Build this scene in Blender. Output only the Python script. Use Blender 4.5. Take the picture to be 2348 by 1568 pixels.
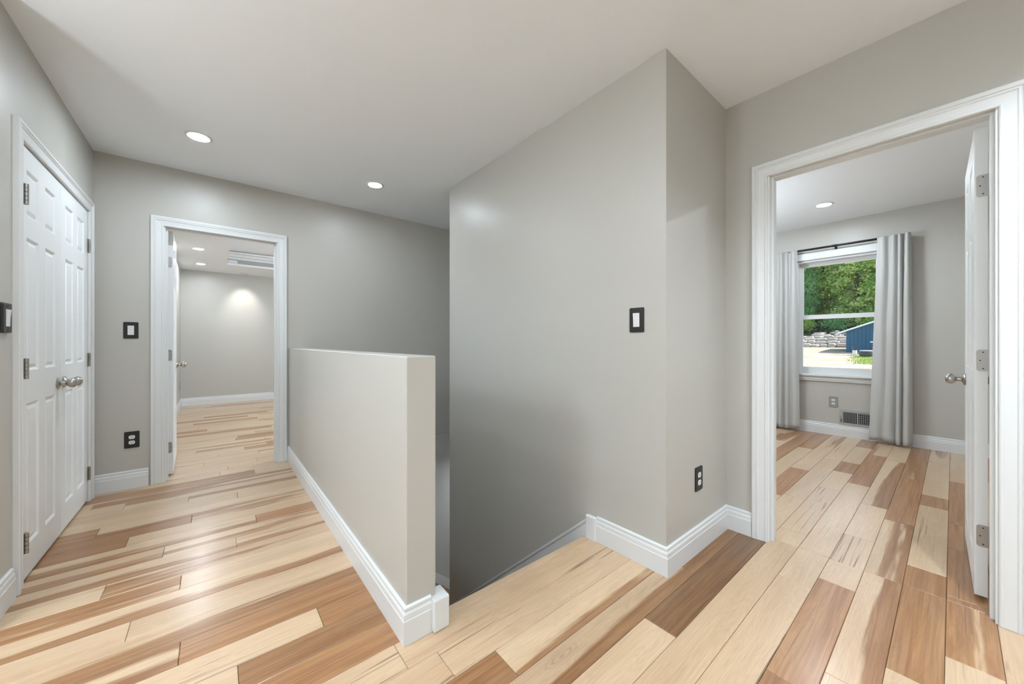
import bpy, bmesh, math, random
from mathutils import Vector, Matrix, noise as mnoise

for o in list(bpy.data.objects):
    bpy.data.objects.remove(o, do_unlink=True)
SC = bpy.context.scene
COL = SC.collection
R = math.radians

# ---------------------------------------------------------------- camera, world, sun, exposure
YAW = R(39.48); FPX = 832.8; CH = 1.08; CX = 1174.0; CY = 785.3
cam_data = bpy.data.cameras.new('camera')
cam_data.sensor_width = 36.0
cam_data.lens = FPX / 2348.0 * 36.0
cam_data.shift_y = (CY - 784.0) / 2348.0
cam_data.clip_start = 0.02
cam_data.clip_end = 500
cam = bpy.data.objects.new('camera', cam_data)
cam.location = (0, 0, CH)
cam.rotation_euler = (R(90), 0, -YAW)
COL.objects.link(cam)
SC.camera = cam

world = bpy.data.worlds.new('world'); SC.world = world
world.use_nodes = True
wn = world.node_tree.nodes; wl = world.node_tree.links
wn.clear()
w_out = wn.new('ShaderNodeOutputWorld'); w_bg = wn.new('ShaderNodeBackground'); w_sky = wn.new('ShaderNodeTexSky')
w_sky.sky_type = 'NISHITA'; w_sky.sun_disc = False
w_sky.sun_elevation = R(52); w_sky.sun_rotation = R(167)
w_bg.inputs['Strength'].default_value = 0.34
wl.new(w_sky.outputs[0], w_bg.inputs[0]); wl.new(w_bg.outputs[0], w_out.inputs[0])

sun_d = bpy.data.lights.new('sun', 'SUN'); sun_d.energy = 6.5; sun_d.angle = R(0.6); sun_d.color = (1.0, 0.95, 0.86)
sun = bpy.data.objects.new('sun', sun_d); COL.objects.link(sun)
SUN_DIR = Vector((-0.35, 1.5, -2.1)).normalized()        # direction the light travels
sun.rotation_euler = SUN_DIR.to_track_quat('-Z', 'Y').to_euler()
sun.location = (30, -10, 30)

SC.view_settings.view_transform = 'Standard'
SC.view_settings.look = 'None'
SC.view_settings.gamma = 1.0
SC.view_settings.use_curve_mapping = False
SC.view_settings.exposure = 0.30
LAMP = 620.0       # emission strength of one recessed lamp lens

# ---------------------------------------------------------------- pixel helpers (photo frame 2348 x 1568)
FW = Vector((math.sin(YAW), math.cos(YAW), 0)); RT = Vector((math.cos(YAW), -math.sin(YAW), 0))
def ray(u, v):
    return FW + RT * ((u - CX) / FPX) + Vector((0, 0, (CY - v) / FPX))
def on_x(u, v, x):
    d = ray(u, v); d *= x / d.x
    return Vector((d.x, d.y, d.z + CH))

# ---------------------------------------------------------------- materials
def new_mat(name):
    m = bpy.data.materials.new(name); m.use_nodes = True
    n = m.node_tree.nodes; l = m.node_tree.links
    return m, n, l, n['Principled BSDF']
def plain(name, col, rough=0.5, metal=0.0, spec=0.5, bump=0.0, bscale=200.0, var=0.0, vscale=3.0):
    m, n, l, b = new_mat(name)
    b.inputs['Base Color'].default_value = (*col, 1); b.inputs['Roughness'].default_value = rough
    b.inputs['Metallic'].default_value = metal; b.inputs['Specular IOR Level'].default_value = spec
    tc = n.new('ShaderNodeTexCoord')
    if var > 0:
        t = n.new('ShaderNodeTexNoise'); t.inputs['Scale'].default_value = vscale; t.inputs['Detail'].default_value = 4
        l.new(tc.outputs['Object'], t.inputs['Vector'])
        r = n.new('ShaderNodeMapRange'); r.inputs[3].default_value = 1 - var; r.inputs[4].default_value = 1 + var
        l.new(t.outputs['Fac'], r.inputs[0])
        x = n.new('ShaderNodeVectorMath'); x.operation = 'SCALE'; x.inputs[0].default_value = col
        l.new(r.outputs[0], x.inputs['Scale']); l.new(x.outputs[0], b.inputs['Base Color'])
    if bump > 0:
        t = n.new('ShaderNodeTexNoise'); t.inputs['Scale'].default_value = bscale; t.inputs['Detail'].default_value = 2
        l.new(tc.outputs['Object'], t.inputs['Vector'])
        bp = n.new('ShaderNodeBump'); bp.inputs['Strength'].default_value = bump; bp.inputs['Distance'].default_value = 0.002
        l.new(t.outputs['Fac'], bp.inputs['Height']); l.new(bp.outputs[0], b.inputs['Normal'])
    return m
def emit(name, col, s):
    m, n, l, b = new_mat(name)
    b.inputs['Base Color'].default_value = (0.9, 0.9, 0.9, 1)
    b.inputs['Emission Color'].default_value = (*col, 1); b.inputs['Emission Strength'].default_value = s
    return m

M = {}
M['wall'] = plain('greige_eggshell_paint', (0.515, 0.497, 0.455), 0.38, bump=0.06, bscale=350, spec=0.5)
M['ceiling'] = plain('white_ceiling_paint', (0.89, 0.915, 0.945), 0.8, bump=0.05, bscale=300, spec=0.2)
M['trim'] = plain('white_semigloss_trim', (0.745, 0.755, 0.75), 0.32)
M['door'] = plain('white_door_paint', (0.82, 0.83, 0.83), 0.36)
M['nickel'] = plain('satin_nickel', (0.45, 0.43, 0.405), 0.3, metal=1.0, bump=0.03, bscale=300)
M['hinge'] = plain('brushed_hinge_steel', (0.40, 0.38, 0.355), 0.42, metal=1.0, bump=0.05, bscale=400)
M['black'] = plain('black_plate_plastic', (0.012, 0.011, 0.010), 0.4)
M['dark'] = plain('dark_slot', (0.01, 0.01, 0.01), 0.7)
M['white_plastic'] = plain('white_plastic', (0.78, 0.78, 0.77), 0.35)
M['grey_plate'] = plain('grey_plate_steel', (0.34, 0.34, 0.33), 0.4, metal=0.3)
M['vent'] = plain('grey_vent_enamel', (0.42, 0.43, 0.42), 0.45, metal=0.2)
M['rod'] = plain('black_rod_steel', (0.012, 0.012, 0.012), 0.35, metal=0.5)
M['subfloor'] = plain('dark_subfloor', (0.10, 0.065, 0.04), 0.9)
M['cove'] = plain('grey_cove_channel', (0.36, 0.36, 0.35), 0.6)
M['lens'] = emit('lamp_lens', (0.81, 0.925, 1.03), LAMP)
M['lens_strong'] = emit('lamp_lens_strong', (0.81, 0.925, 1.03), LAMP * 2.3)
M['lens_stair'] = emit('lamp_lens_stair', (0.81, 0.925, 1.03), LAMP * 0.26)
M['lens_dim'] = emit('lamp_lens_dim', (0.81, 0.925, 1.03), LAMP * 0.5)
M['lens_soft'] = emit('lamp_lens_soft', (0.84, 0.935, 1.02), LAMP * 0.48)
M['concrete'] = plain('lower_floor_concrete', (0.3, 0.29, 0.27), 0.9, var=0.1)

def fabric():
    m, n, l, b = new_mat('grey_curtain_cloth')
    b.inputs['Base Color'].default_value = (0.60, 0.595, 0.575, 1); b.inputs['Roughness'].default_value = 0.9
    b.inputs['Specular IOR Level'].default_value = 0.1
    tc = n.new('ShaderNodeTexCoord')
    w = n.new('ShaderNodeTexNoise'); w.inputs['Scale'].default_value = 160; w.inputs['Detail'].default_value = 3
    mp = n.new('ShaderNodeMapping'); mp.inputs['Scale'].default_value = (1, 3, 1)
    l.new(tc.outputs['Object'], mp.inputs[0]); l.new(mp.outputs[0], w.inputs['Vector'])
    bp = n.new('ShaderNodeBump'); bp.inputs['Strength'].default_value = 0.25; bp.inputs['Distance'].default_value = 0.002
    l.new(w.outputs['Fac'], bp.inputs['Height']); l.new(bp.outputs[0], b.inputs['Normal'])
    tr = n.new('ShaderNodeBsdfTranslucent'); tr.inputs[0].default_value = (0.6, 0.6, 0.58, 1)
    mx = n.new('ShaderNodeMixShader'); mx.inputs[0].default_value = 0.12
    l.new(b.outputs[0], mx.inputs[1]); l.new(tr.outputs[0], mx.inputs[2])
    l.new(mx.outputs[0], n['Material Output'].inputs[0])
    return m
M['curtain'] = fabric()

def glass():
    m, n, l, b = new_mat('window_glass')
    t = n.new('ShaderNodeBsdfTransparent'); g = n.new('ShaderNodeBsdfGlossy'); g.inputs['Roughness'].default_value = 0.02
    fr = n.new('ShaderNodeFresnel'); fr.inputs[0].default_value = 1.35
    mx = n.new('ShaderNodeMixShader')
    l.new(fr.outputs[0], mx.inputs[0]); l.new(t.outputs[0], mx.inputs[1]); l.new(g.outputs[0], mx.inputs[2])
    l.new(mx.outputs[0], n['Material Output'].inputs[0])
    return m
M['glass'] = glass()

def wood():
    """hickory: cream sapwood and brown heartwood; Object Info colour = (heart share, heart side, seed), alpha = tone"""
    m, n, l, b = new_mat('hickory_plank')
    def math_(op, a, bb=None, clamp=False):
        x = n.new('ShaderNodeMath'); x.operation = op; x.use_clamp = clamp
        for i, q in enumerate((a, bb)):
            if q is None: continue
            if isinstance(q, (int, float)): x.inputs[i].default_value = q
            else: l.new(q, x.inputs[i])
        return x.outputs[0]
    def mixc(f, a, bb):
        x = n.new('ShaderNodeMix'); x.data_type = 'RGBA'
        for i, q in ((0, f), (6, a), (7, bb)):
            if isinstance(q, tuple): x.inputs[i].default_value = (*q, 1)
            elif isinstance(q, (int, float)): x.inputs[i].default_value = q
            else: l.new(q, x.inputs[i])
        return x.outputs[2]
    def mapr(v, a, bb, c=0.0, d=1.0, smooth=True):
        x = n.new('ShaderNodeMapRange'); x.interpolation_type = 'SMOOTHSTEP' if smooth else 'LINEAR'
        l.new(v, x.inputs[0])
        for i, q in enumerate((a, bb, c, d)): x.inputs[i + 1].default_value = q
        return x.outputs[0]
    oi = n.new('ShaderNodeObjectInfo'); sp = n.new('ShaderNodeSeparateColor'); l.new(oi.outputs['Color'], sp.inputs[0])
    heart, side, seed, tone = sp.outputs[0], sp.outputs[1], sp.outputs[2], oi.outputs['Alpha']
    tc = n.new('ShaderNodeTexCoord')
    off = n.new('ShaderNodeCombineXYZ')
    l.new(math_('MULTIPLY', seed, 97.0), off.inputs[0]); l.new(math_('MULTIPLY', seed, 41.0), off.inputs[1]); l.new(math_('MULTIPLY', seed, 13.0), off.inputs[2])
    add = n.new('ShaderNodeVectorMath'); add.operation = 'ADD'
    l.new(tc.outputs['Object'], add.inputs[0]); l.new(off.outputs[0], add.inputs[1])
    def nz(scale, detail, rough=0.55, dist=0.0):
        mp = n.new('ShaderNodeMapping'); mp.inputs['Scale'].default_value = scale
        l.new(add.outputs[0], mp.inputs[0])
        t = n.new('ShaderNodeTexNoise'); t.inputs['Scale'].default_value = 1.0; t.inputs['Detail'].default_value = detail
        t.inputs['Roughness'].default_value = rough; t.inputs['Distortion'].default_value = dist
        l.new(mp.outputs[0], t.inputs['Vector'])
        return t.outputs['Fac']
    xyz = n.new('ShaderNodeSeparateXYZ'); l.new(tc.outputs['Object'], xyz.inputs[0])
    v = math_('MULTIPLY', xyz.outputs[1], 1 / 0.0628)
    n1 = nz((0.75, 12.0, 1.0), 3.0)
    n1b = nz((7.0, 60.0, 1.0), 2)
    broad0 = nz((1.1, 22.0, 5.0), 3)
    sd = math_('MULTIPLY', math_('SUBTRACT', side, 0.5), 2.2)
    mm = math_('ADD', math_('SUBTRACT', math_('MULTIPLY', heart, 2.6), 1.3), math_('MULTIPLY', sd, v))
    mm = math_('ADD', mm, math_('MULTIPLY', math_('SUBTRACT', n1, 0.5), 3.4))
    mm = math_('ADD', mm, math_('MULTIPLY', math_('SUBTRACT', n1b, 0.5), 0.35))
    mask = math_('MULTIPLY', mapr(mm, -0.16, 0.22), mapr(broad0, 0.2, 0.6, 0.78, 1.0))
    grain = nz((5.0, 190.0, 1.0), 4, 0.65)
    lines = nz((1.6, 55.0, 1.0), 3, 0.6, 1.2)
    cath = nz((2.2, 16.0, 1.0), 2, 0.5, 0.8)
    ring = math_('SINE', math_('MULTIPLY', cath, 70.0))
    ring = mapr(ring, -1.0, 1.0, 0.0, 1.0, False)
    broad = nz((0.7, 5.0, 1.0), 2)
    sap = mixc(mapr(broad, 0.3, 0.7), (0.63, 0.452, 0.288), (0.545, 0.365, 0.22))
    hrt = mixc(mapr(lines, 0.3, 0.7), (0.365, 0.184, 0.072), (0.235, 0.098, 0.035))
    col = mixc(mask, sap, hrt)
    streak = math_('MULTIPLY', mapr(nz((1.2, 70.0, 1.0), 2.5, 0.55, 0.8), 0.60, 0.68), mapr(nz((0.9, 7.0, 3.0), 1), 0.53, 0.62))
    col = mixc(math_('MULTIPLY', streak, 0.75), col, (0.15, 0.07, 0.035))
    vo = n.new('ShaderNodeTexVoronoi'); vo.feature = 'F1'; vo.inputs['Scale'].default_value = 1.0
    mpv = n.new('ShaderNodeMapping'); mpv.inputs['Scale'].default_value = (1.5, 6.5, 0.0); l.new(add.outputs[0], mpv.inputs[0]); l.new(mpv.outputs[0], vo.inputs['Vector'])
    vs_ = n.new('ShaderNodeSeparateColor'); l.new(vo.outputs['Color'], vs_.inputs[0])
    kd = math_('ADD', vo.outputs['Distance'], math_('MULTIPLY', math_('SUBTRACT', n1b, 0.5), 0.05))
    knot = math_('MULTIPLY', mapr(kd, 0.055, 0.035), mapr(vs_.outputs[0], 0.74, 0.76))
    halo = math_('MULTIPLY', math_('MULTIPLY', mapr(kd, 0.20, 0.04), mapr(vs_.outputs[0], 0.74, 0.76)), mapr(math_('SINE', math_('MULTIPLY', kd, 160.0)), -0.3, 0.9, 0.25, 1.0))
    col = mixc(math_('MULTIPLY', halo, 0.45), col, (0.23, 0.105, 0.05))
    col = mixc(math_('MULTIPLY', knot, 0.85), col, (0.085, 0.04, 0.022))
    g = math_('ADD', mapr(grain, 0.25, 0.75, 0.90, 1.07, False), math_('MULTIPLY', math_('SUBTRACT', ring, 0.5), 0.075))
    g = math_('ADD', g, math_('MULTIPLY', math_('SUBTRACT', lines, 0.5), 0.22))
    g = math_('MULTIPLY', g, tone)
    sc = n.new('ShaderNodeVectorMath'); sc.operation = 'SCALE'; l.new(col, sc.inputs[0]); l.new(g, sc.inputs['Scale'])
    l.new(sc.outputs[0], b.inputs['Base Color'])
    b.inputs['Roughness'].default_value = 0.34
    b.inputs['Coat Weight'].default_value = 0.5; b.inputs['Coat Roughness'].default_value = 0.22
    bp = n.new('ShaderNodeBump'); bp.inputs['Strength'].default_value = 0.05; bp.inputs['Distance'].default_value = 0.001
    l.new(grain, bp.inputs['Height']); l.new(bp.outputs[0], b.inputs['Normal'])
    return m
M['wood'] = wood()

# ---------------------------------------------------------------- mesh helpers
ORG = {}            # world origin of every linked object
def set_props(o, label=None, cat=None, group=None, kind=None):
    if label: o['label'] = label
    if cat: o['category'] = cat
    if group: o['group'] = group
    if kind: o['kind'] = kind
    return o
def empty(name, loc=(0, 0, 0), rz=0.0, label=None, cat=None, group=None, kind=None):
    o = bpy.data.objects.new(name, None); o.empty_display_size = 0.1
    o.location = loc; o.rotation_euler = (0, 0, rz); COL.objects.link(o); ORG[o] = Vector(loc)
    return set_props(o, label, cat, group, kind)
def box(bm, x0, x1, y0, y1, z0, z1, bevel=0.0, seg=1):
    r = bmesh.ops.create_cube(bm, size=1.0)
    vs = r['verts']
    for v in vs:
        v.co = Vector(((x0 + x1) / 2 + v.co.x * (x1 - x0), (y0 + y1) / 2 + v.co.y * (y1 - y0), (z0 + z1) / 2 + v.co.z * (z1 - z0)))
    if bevel > 0:
        es = {e for v in vs for e in v.link_edges}
        bmesh.ops.bevel(bm, geom=list(es), offset=bevel, segments=seg, affect='EDGES', profile=0.5)
def link(name, bm, mat, parent=None, local=False, smooth=False, mesh=None):
    if mesh is None:
        bmesh.ops.recalc_face_normals(bm, faces=bm.faces)
        if parent is not None and not local:
            bmesh.ops.translate(bm, verts=bm.verts, vec=-ORG[parent])
        mesh = bpy.data.meshes.new(name); bm.to_mesh(mesh); bm.free()
        if smooth:
            for p in mesh.polygons: p.use_smooth = True
            try: mesh.set_sharp_from_angle(angle=R(35))
            except Exception: pass
        mesh.materials.append(M[mat] if isinstance(mat, str) else mat)
    o = bpy.data.objects.new(name, mesh); COL.objects.link(o)
    if parent is not None:
        o.parent = parent; ORG[o] = ORG[parent]
    else:
        ORG[o] = Vector((0, 0, 0))
    return o
def boxes(name, mat, lst, parent=None, local=False, bevel=0.0, seg=1):
    bm = bmesh.new()
    for t in lst: box(bm, *t, bevel=bevel, seg=seg)
    return link(name, bm, mat, parent, local)
def struct(name, mat, lst, label, cat, bevel=0.0):
    return set_props(boxes(name, mat, lst, None, False, bevel), label, cat, None, 'structure')
def lathe(bm, prof, mat4=None, seg=28):
    """revolve (r, h) about local Z, then apply matrix"""
    rings = []
    for r, h in prof:
        ring = []
        for i in range(seg):
            a = 2 * math.pi * i / seg
            p = Vector((r * math.cos(a), r * math.sin(a), h))
            ring.append(bm.verts.new(mat4 @ p if mat4 else p))
        rings.append(ring)
    for a, b in zip(rings[:-1], rings[1:]):
        for i in range(seg):
            bm.faces.new((a[i], a[(i + 1) % seg], b[(i + 1) % seg], b[i]))
    for ring in (rings[0], rings[-1]):
        try: bm.faces.new(ring)
        except Exception: pass
def axis_mat(loc, direction):
    return Matrix.Translation(Vector(loc)) @ Vector(direction).to_track_quat('Z', 'Y').to_matrix().to_4x4()
def tube(bm, p0, p1, r, seg=14):
    p0 = Vector(p0); p1 = Vector(p1)
    lathe(bm, [(r, 0), (r, (p1 - p0).length)], axis_mat(p0, p1 - p0), seg)
def sweep(bm, prof, path, sgn=1.0):
    """horizontal sweep with mitred corners; prof = (out, z); out is to the right of the path when sgn = 1"""
    P = [Vector((p[0], p[1])) for p in path]; secs = []
    for i, p in enumerate(P):
        dirs = []
        if i > 0: dirs.append((P[i] - P[i - 1]).normalized())
        if i < len(P) - 1: dirs.append((P[i + 1] - P[i]).normalized())
        ns = [Vector((d.y, -d.x)) * sgn for d in dirs]
        if len(ns) == 2:
            nn = ns[0] + ns[1]; nn = nn / (nn.length_squared) * 2.0 if nn.length > 1e-6 else ns[0]
        else: nn = ns[0]
        secs.append([bm.verts.new((p.x + nn.x * a, p.y + nn.y * a, z)) for a, z in prof])
    k = len(prof)
    for s, t in zip(secs[:-1], secs[1:]):
        for i in range(k):
            bm.faces.new((s[i], s[(i + 1) % k], t[(i + 1) % k], t[i]))
    bm.faces.new(secs[0]); bm.faces.new(list(reversed(secs[-1])))
BB = [(0, 0.0005), (0.0155, 0.0005), (0.0155, 0.086), (0.0135, 0.0885), (0.0135, 0.091), (0.0125, 0.107), (0.0075, 0.115), (0.0075, 0.118), (0.0105, 0.121), (0.0095, 0.129), (0.005, 0.133), (0, 0.133)]
CAS = [(0, 0), (0, 0.010), (0.004, 0.0125), (0.010, 0.0125), (0.013, 0.0105), (0.040, 0.0135), (0.044, 0.0175), (0.049, 0.0175), (0.052, 0.0150), (0.055, 0.0190), (0.068, 0.0190), (0.072, 0.016), (0.072, 0)]
def baseboard(name, path, sgn, label):
    bm = bmesh.new(); sweep(bm, BB, path, sgn)
    return set_props(link(name, bm, 'trim'), label, 'baseboard', None, 'structure')
def casing_set(parent, a, b, top, mp, prof=CAS, z0=0.001):
    """three mitred pieces round an opening a..b, 0..top; mp(s, z, d) -> world"""
    k = len(prof)
    def piece(name, f0, f1):
        bm = bmesh.new()
        A = [bm.verts.new(mp(*f0(w, d))) for w, d in prof]; B = [bm.verts.new(mp(*f1(w, d))) for w, d in prof]
        for i in range(k): bm.faces.new((A[i], A[(i + 1) % k], B[(i + 1) % k], B[i]))
        bm.faces.new(A); bm.faces.new(list(reversed(B)))
        link(name, bm, 'trim', parent)
    piece('casing_leg', lambda w, d: (a - w, z0, d), lambda w, d: (a - w, top + w, d))
    piece('casing_leg', lambda w, d: (b + w, z0, d), lambda w, d: (b + w, top + w, d))
    piece('casing_head', lambda w, d: (a - w, top + w, d), lambda w, d: (b + w, top + w, d))

# ---------------------------------------------------------------- main dimensions
XL, YB, HC = -0.655, 3.88, 2.445          # left wall, back wall, hall ceiling
XH0, XH1, YH = 0.537, 0.656, 1.252        # half wall
XS, YS, YSE = 1.622, 0.845, 2.839         # stair wall face, near corner, far end
XR = 2.32                                 # wall with the right-hand doorway
YF = -1.30                                # wall behind the camera
XW, HR, YR0, YR1 = 5.60, 2.49, -1.0, 2.6  # right room: window wall, ceiling, side walls
YBK, HB, XBL, XBR = 8.30, 2.325, -0.42, 3.0   # back room
NOSE = 1.315
TOP = 2.74

# ---------------------------------------------------------------- walls, ceilings
struct('wall_left', 'wall', [(XL - .12, XL, 2.28, 2.585, 0, TOP), (XL - .12, XL, 3.755, YB, 0, TOP), (XL - .12, XL, 2.585, 3.755, 1.988, TOP)],
       'greige painted hallway wall around the white closet doors', 'wall')
struct('wall_closet', 'wall', [(-1.5, -1.4, 2.4, 4.0, 0, TOP), (-1.4, XL - .12, 3.9, 4.0, 0, TOP)],
       'plain wall lining the closet behind the closed double doors', 'wall')
struct('wall_back', 'wall', [(XL - .12, -.301, YB, YB + .12, 0, TOP), (.459, 2.44, YB, YB + .12, 0, TOP), (-.301, .459, YB, YB + .12, 2.0, TOP)],
       'greige painted wall with the narrow doorway at the end of the hall', 'wall')
struct('wall_half', 'wall', [(XH0, XH1, YH, YB, -2.7, 1.03)], 'waist-high greige half wall beside the stair opening', 'wall', 0.004)
struct('wall_stair', 'wall', [(XS, XS + .115, YS, YSE, -2.7, TOP)], 'tall greige wall with a black-plated switch beside the stair opening', 'wall')
struct('wall_short', 'wall', [(XS + .115, XR, YS, YS + .115, 0, TOP)], 'short greige return wall with the black outlet near the right doorway', 'wall')
struct('wall_stairwell_side', 'wall', [(XS + .115, 4.2, YSE - .12, YSE, -2.7, -.02), (XS + .115, XR, YSE - .12, YSE, -.02, TOP)], 'shaded wall enclosing the lower turn of the stairs', 'wall')
struct('wall_stairwell_back', 'wall', [(XH1, 4.2, YB - .014, YB + .12, -2.7, -.004)], 'lower stairwell wall below floor level with a thin pale ledge line', 'wall')
struct('wall_stairwell_end', 'wall', [(4.2, 4.3, YSE - .12, YB + .12, -2.7, -.02)], 'end wall at the bottom of the lower stair flight', 'wall')
struct('ceiling_stairwell', 'ceiling', [(XR, 4.2, YSE, YB - .014, -.25, -.1)], 'low ceiling over the lower stair flight', 'ceiling')
struct('floor_lower', 'concrete', [(XH1, 4.2, 1.2, YB, -2.8, -2.7)], 'floor at the foot of the stairs', 'floor')
struct('wall_right', 'wall', [(XR, XR + .12, YF - .12, -.122, 0, TOP), (XR, XR + .12, .648, YB, 0, TOP), (XR, XR + .12, -.122, .648, 2.0, TOP)],
       'greige painted wall around the right-hand doorway', 'wall')
struct('wall_front', 'wall', [(-4.2, XR + .12, YF - .12, YF, 0, TOP)], 'greige wall at the near end of the hall', 'wall')
struct('wall_added_area_back', 'wall', [(-4.2, XL - .12, 2.28, 2.4, 0, TOP)], 'greige wall of the added open area left of the camera', 'wall')  # unseen open area, added to hold fill lamps
struct('wall_added_area_left', 'wall', [(-4.32, -4.2, YF - .12, 2.4, 0, TOP)], 'greige end wall of the added open area left of the camera', 'wall')
struct('ceiling', 'ceiling', [(XL - .12, XR + .06, YF - .12, YB + .06, HC, HC + .12), (-4.2, XL - .12, YF - .12, 2.4, HC, HC + .12)], 'flat white hallway ceiling with recessed lamps', 'ceiling')
# right room
WY0, WY1, WZ0, WZ1 = .49, 1.24, .70, 2.08
struct('wall_window', 'wall', [(XW, XW + .16, YR0 - .12, WY0, -.5, TOP), (XW, XW + .16, WY1, YR1 + .12, -.5, TOP), (XW, XW + .16, WY0, WY1, -.5, WZ0), (XW, XW + .16, WY0, WY1, WZ1, TOP)],
       'pale greige bedroom wall holding the window', 'wall')
struct('wall_room_near', 'wall', [(XR + .12, XW, YR0 - .12, YR0, 0, TOP)], 'bedroom wall behind the open white door', 'wall')
struct('wall_room_far', 'wall', [(XR + .12, XW, YR1, YR1 + .12, 0, TOP)], 'bedroom side wall left of the window', 'wall')
struct('ceiling_room', 'ceiling', [(XR + .06, XW, YR0 - .1, YR1 + .1, HR, HR + .1)], 'white bedroom ceiling with one recessed lamp', 'ceiling')
# back room
struct('wall_back_room_left', 'wall', [(XBL - .12, XBL, YB + .12, YBK + .12, 0, TOP)], 'left wall of the room beyond the hall doorway', 'wall')
struct('wall_back_room_far', 'wall', [(XBL - .12, XBR + .12, YBK, YBK + .12, 0, TOP)], 'far wall of the back room with a bright wall-wash spot', 'wall')
struct('wall_back_room_right', 'wall', [(XBR, XBR + .12, YB + .12, YBK, 0, TOP)], 'right wall of the room beyond the hall doorway', 'wall')
TX0, TX1, TY0, TY1, TZ = .175, 2.6, 4.7, 7.37, 2.535
struct('ceiling_back_room', 'ceiling', [(XBL, TX0, YB + .06, YBK, HB, HB + .03), (TX1, XBR, YB + .06, YBK, HB, HB + .03), (TX0, TX1, YB + .06, TY0, HB, HB + .03), (TX0, TX1, TY1, YBK, HB, HB + .03),
        (TX0 - .2, TX1 + .2, TY0 - .2, TY1 + .2, TZ, TZ + .08),
        (TX0 - .05, TX0, TY0, TY1, HB + .03, TZ), (TX1, TX1 + .05, TY0, TY1, HB + .03, TZ), (TX0, TX1, TY0 - .05, TY0, HB + .03, TZ), (TX0, TX1, TY1, TY1 + .05, HB + .03, TZ)],
       'white tray ceiling with a raised centre in the back room', 'ceiling')
tr = empty('trim_1', (TX0, TY1, HB), 0, 'stepped white crown and grey cove channel in the tray ceiling', 'trim', None, 'structure')
boxes('cove_channel', 'cove', [(TX0 + .14, TX1, TY1 - .03, TY1, HB + .032, HB + .075)], tr)
boxes('crown_step', 'trim', [(TX0, TX1, TY1 - .05, TY1, HB + .085, HB + .125)], tr, bevel=.004)
boxes('crown_step', 'trim', [(TX0, TX1, TY1 - .085, TY1, HB + .125, HB + .165)], tr, bevel=.004)
boxes('crown_step', 'trim', [(TX0, TX1, TY1 - .12, TY1, HB + .165, HB + .20)], tr, bevel=.004)
boxes('channel_end', 'white_plastic', [(TX0 + .01, TX0 + .12, TY1 - .05, TY1, HB + .034, HB + .072)], tr, bevel=.004)
# unseen house roof; eave added on the window side to block the sun
struct('roof', 'concrete', [(-4.8, XW + .85, -2.6, 9.4, TOP + .02, TOP + .25)], 'unseen house roof slab with an eave added to keep sun off the window', 'roof')

# ---------------------------------------------------------------- floors
PITCH, ROW0 = 0.1255, 0.0175
rng = random.Random(7)
def floor_obj(name, lst, label):
    bm = bmesh.new()
    for t in lst: box(bm, *t)
    return set_props(link(name, bm, 'subfloor'), label, 'floor', None, 'structure')
floor_hall = floor_obj('floor', [(XL - .02, XR + .06, YF - .1, 1.0, -.045, -.0165), (XL - .02, XH0 + .05, 1.0, YB + .06, -.045, -.0165), (XH0 + .05, XS, 1.0, NOSE - .03, -.045, -.0165)],
                       'cream and brown hickory plank floor of the hallway')
fo = set_props(boxes('floor_added_area', 'wood', [(-4.2, XL - .02, YF, 2.28, -.04, 0)]), 'hickory floor of the added open area left of the camera', 'floor', None, 'structure'); fo.color = (.2, .5, .3, 1)  # floor of the added area under the fill lamps
floor_room = floor_obj('floor_room', [(XR + .06, XW, YR0, YR1, -.045, -.0165)], 'hickory plank floor shining with daylight in the right room')
floor_back = floor_obj('floor_back_room', [(XBL, XBR, YB + .06, YBK, -.045, -.0165)], 'narrow-looking hickory plank floor of the back room')

def plank(parent, x0, x1, k, heart, side, tone, y0=None, y1=None):
    a = ROW0 + PITCH * k if y0 is None else y0
    b = ROW0 + PITCH * (k + 1) if y1 is None else y1
    cx, cy = (x0 + x1) / 2, (a + b) / 2
    bm = bmesh.new(); g = .0006; t = .0016
    X, Y = (x1 - x0) / 2 - g, (b - a) / 2 - g
    top = [bm.verts.new((sx * (X - t), sy * (Y - t), 0)) for sx, sy in ((-1, -1), (1, -1), (1, 1), (-1, 1))]
    mid = [bm.verts.new((sx * X, sy * Y, -t)) for sx, sy in ((-1, -1), (1, -1), (1, 1), (-1, 1))]
    bot = [bm.verts.new((sx * X, sy * Y, -.016)) for sx, sy in ((-1, -1), (1, -1), (1, 1), (-1, 1))]
    bm.faces.new(top)
    for lo, hi in ((mid, top), (bot, mid)):
        for i in range(4): bm.faces.new((lo[i], lo[(i + 1) % 4], hi[(i + 1) % 4], hi[i]))
    o = link('plank', bm, 'wood', parent, local=True)
    o.location = (cx, cy, 0); ORG[o] = Vector((cx, cy, 0))
    o.color = (heart, side, rng.random(), tone)
    return o

# kinds: share of heartwood, side it lies on (0 = toward the viewer's right/near edge, 1 = far edge), tone
KIND = {'L': (.10, .5, 1.0), 'l': (.17, .6, 1.02), 'W': (.02, .5, 1.08), 'D': (.86, .5, 1.0), 'd': (.74, .55, 1.12), 'V': (.60, .22, .92), 'K': (1.0, .5, .66), 'k': (.93, .5, .92),
        'F': (.48, .95, 1.0), 'N': (.48, .05, 1.0), 'M': (.46, .6, 1.03), 'f': (.34, .9, 1.02), 'n': (.34, .1, 1.02), 'T': (.95, .5, 1.22)}
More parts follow.
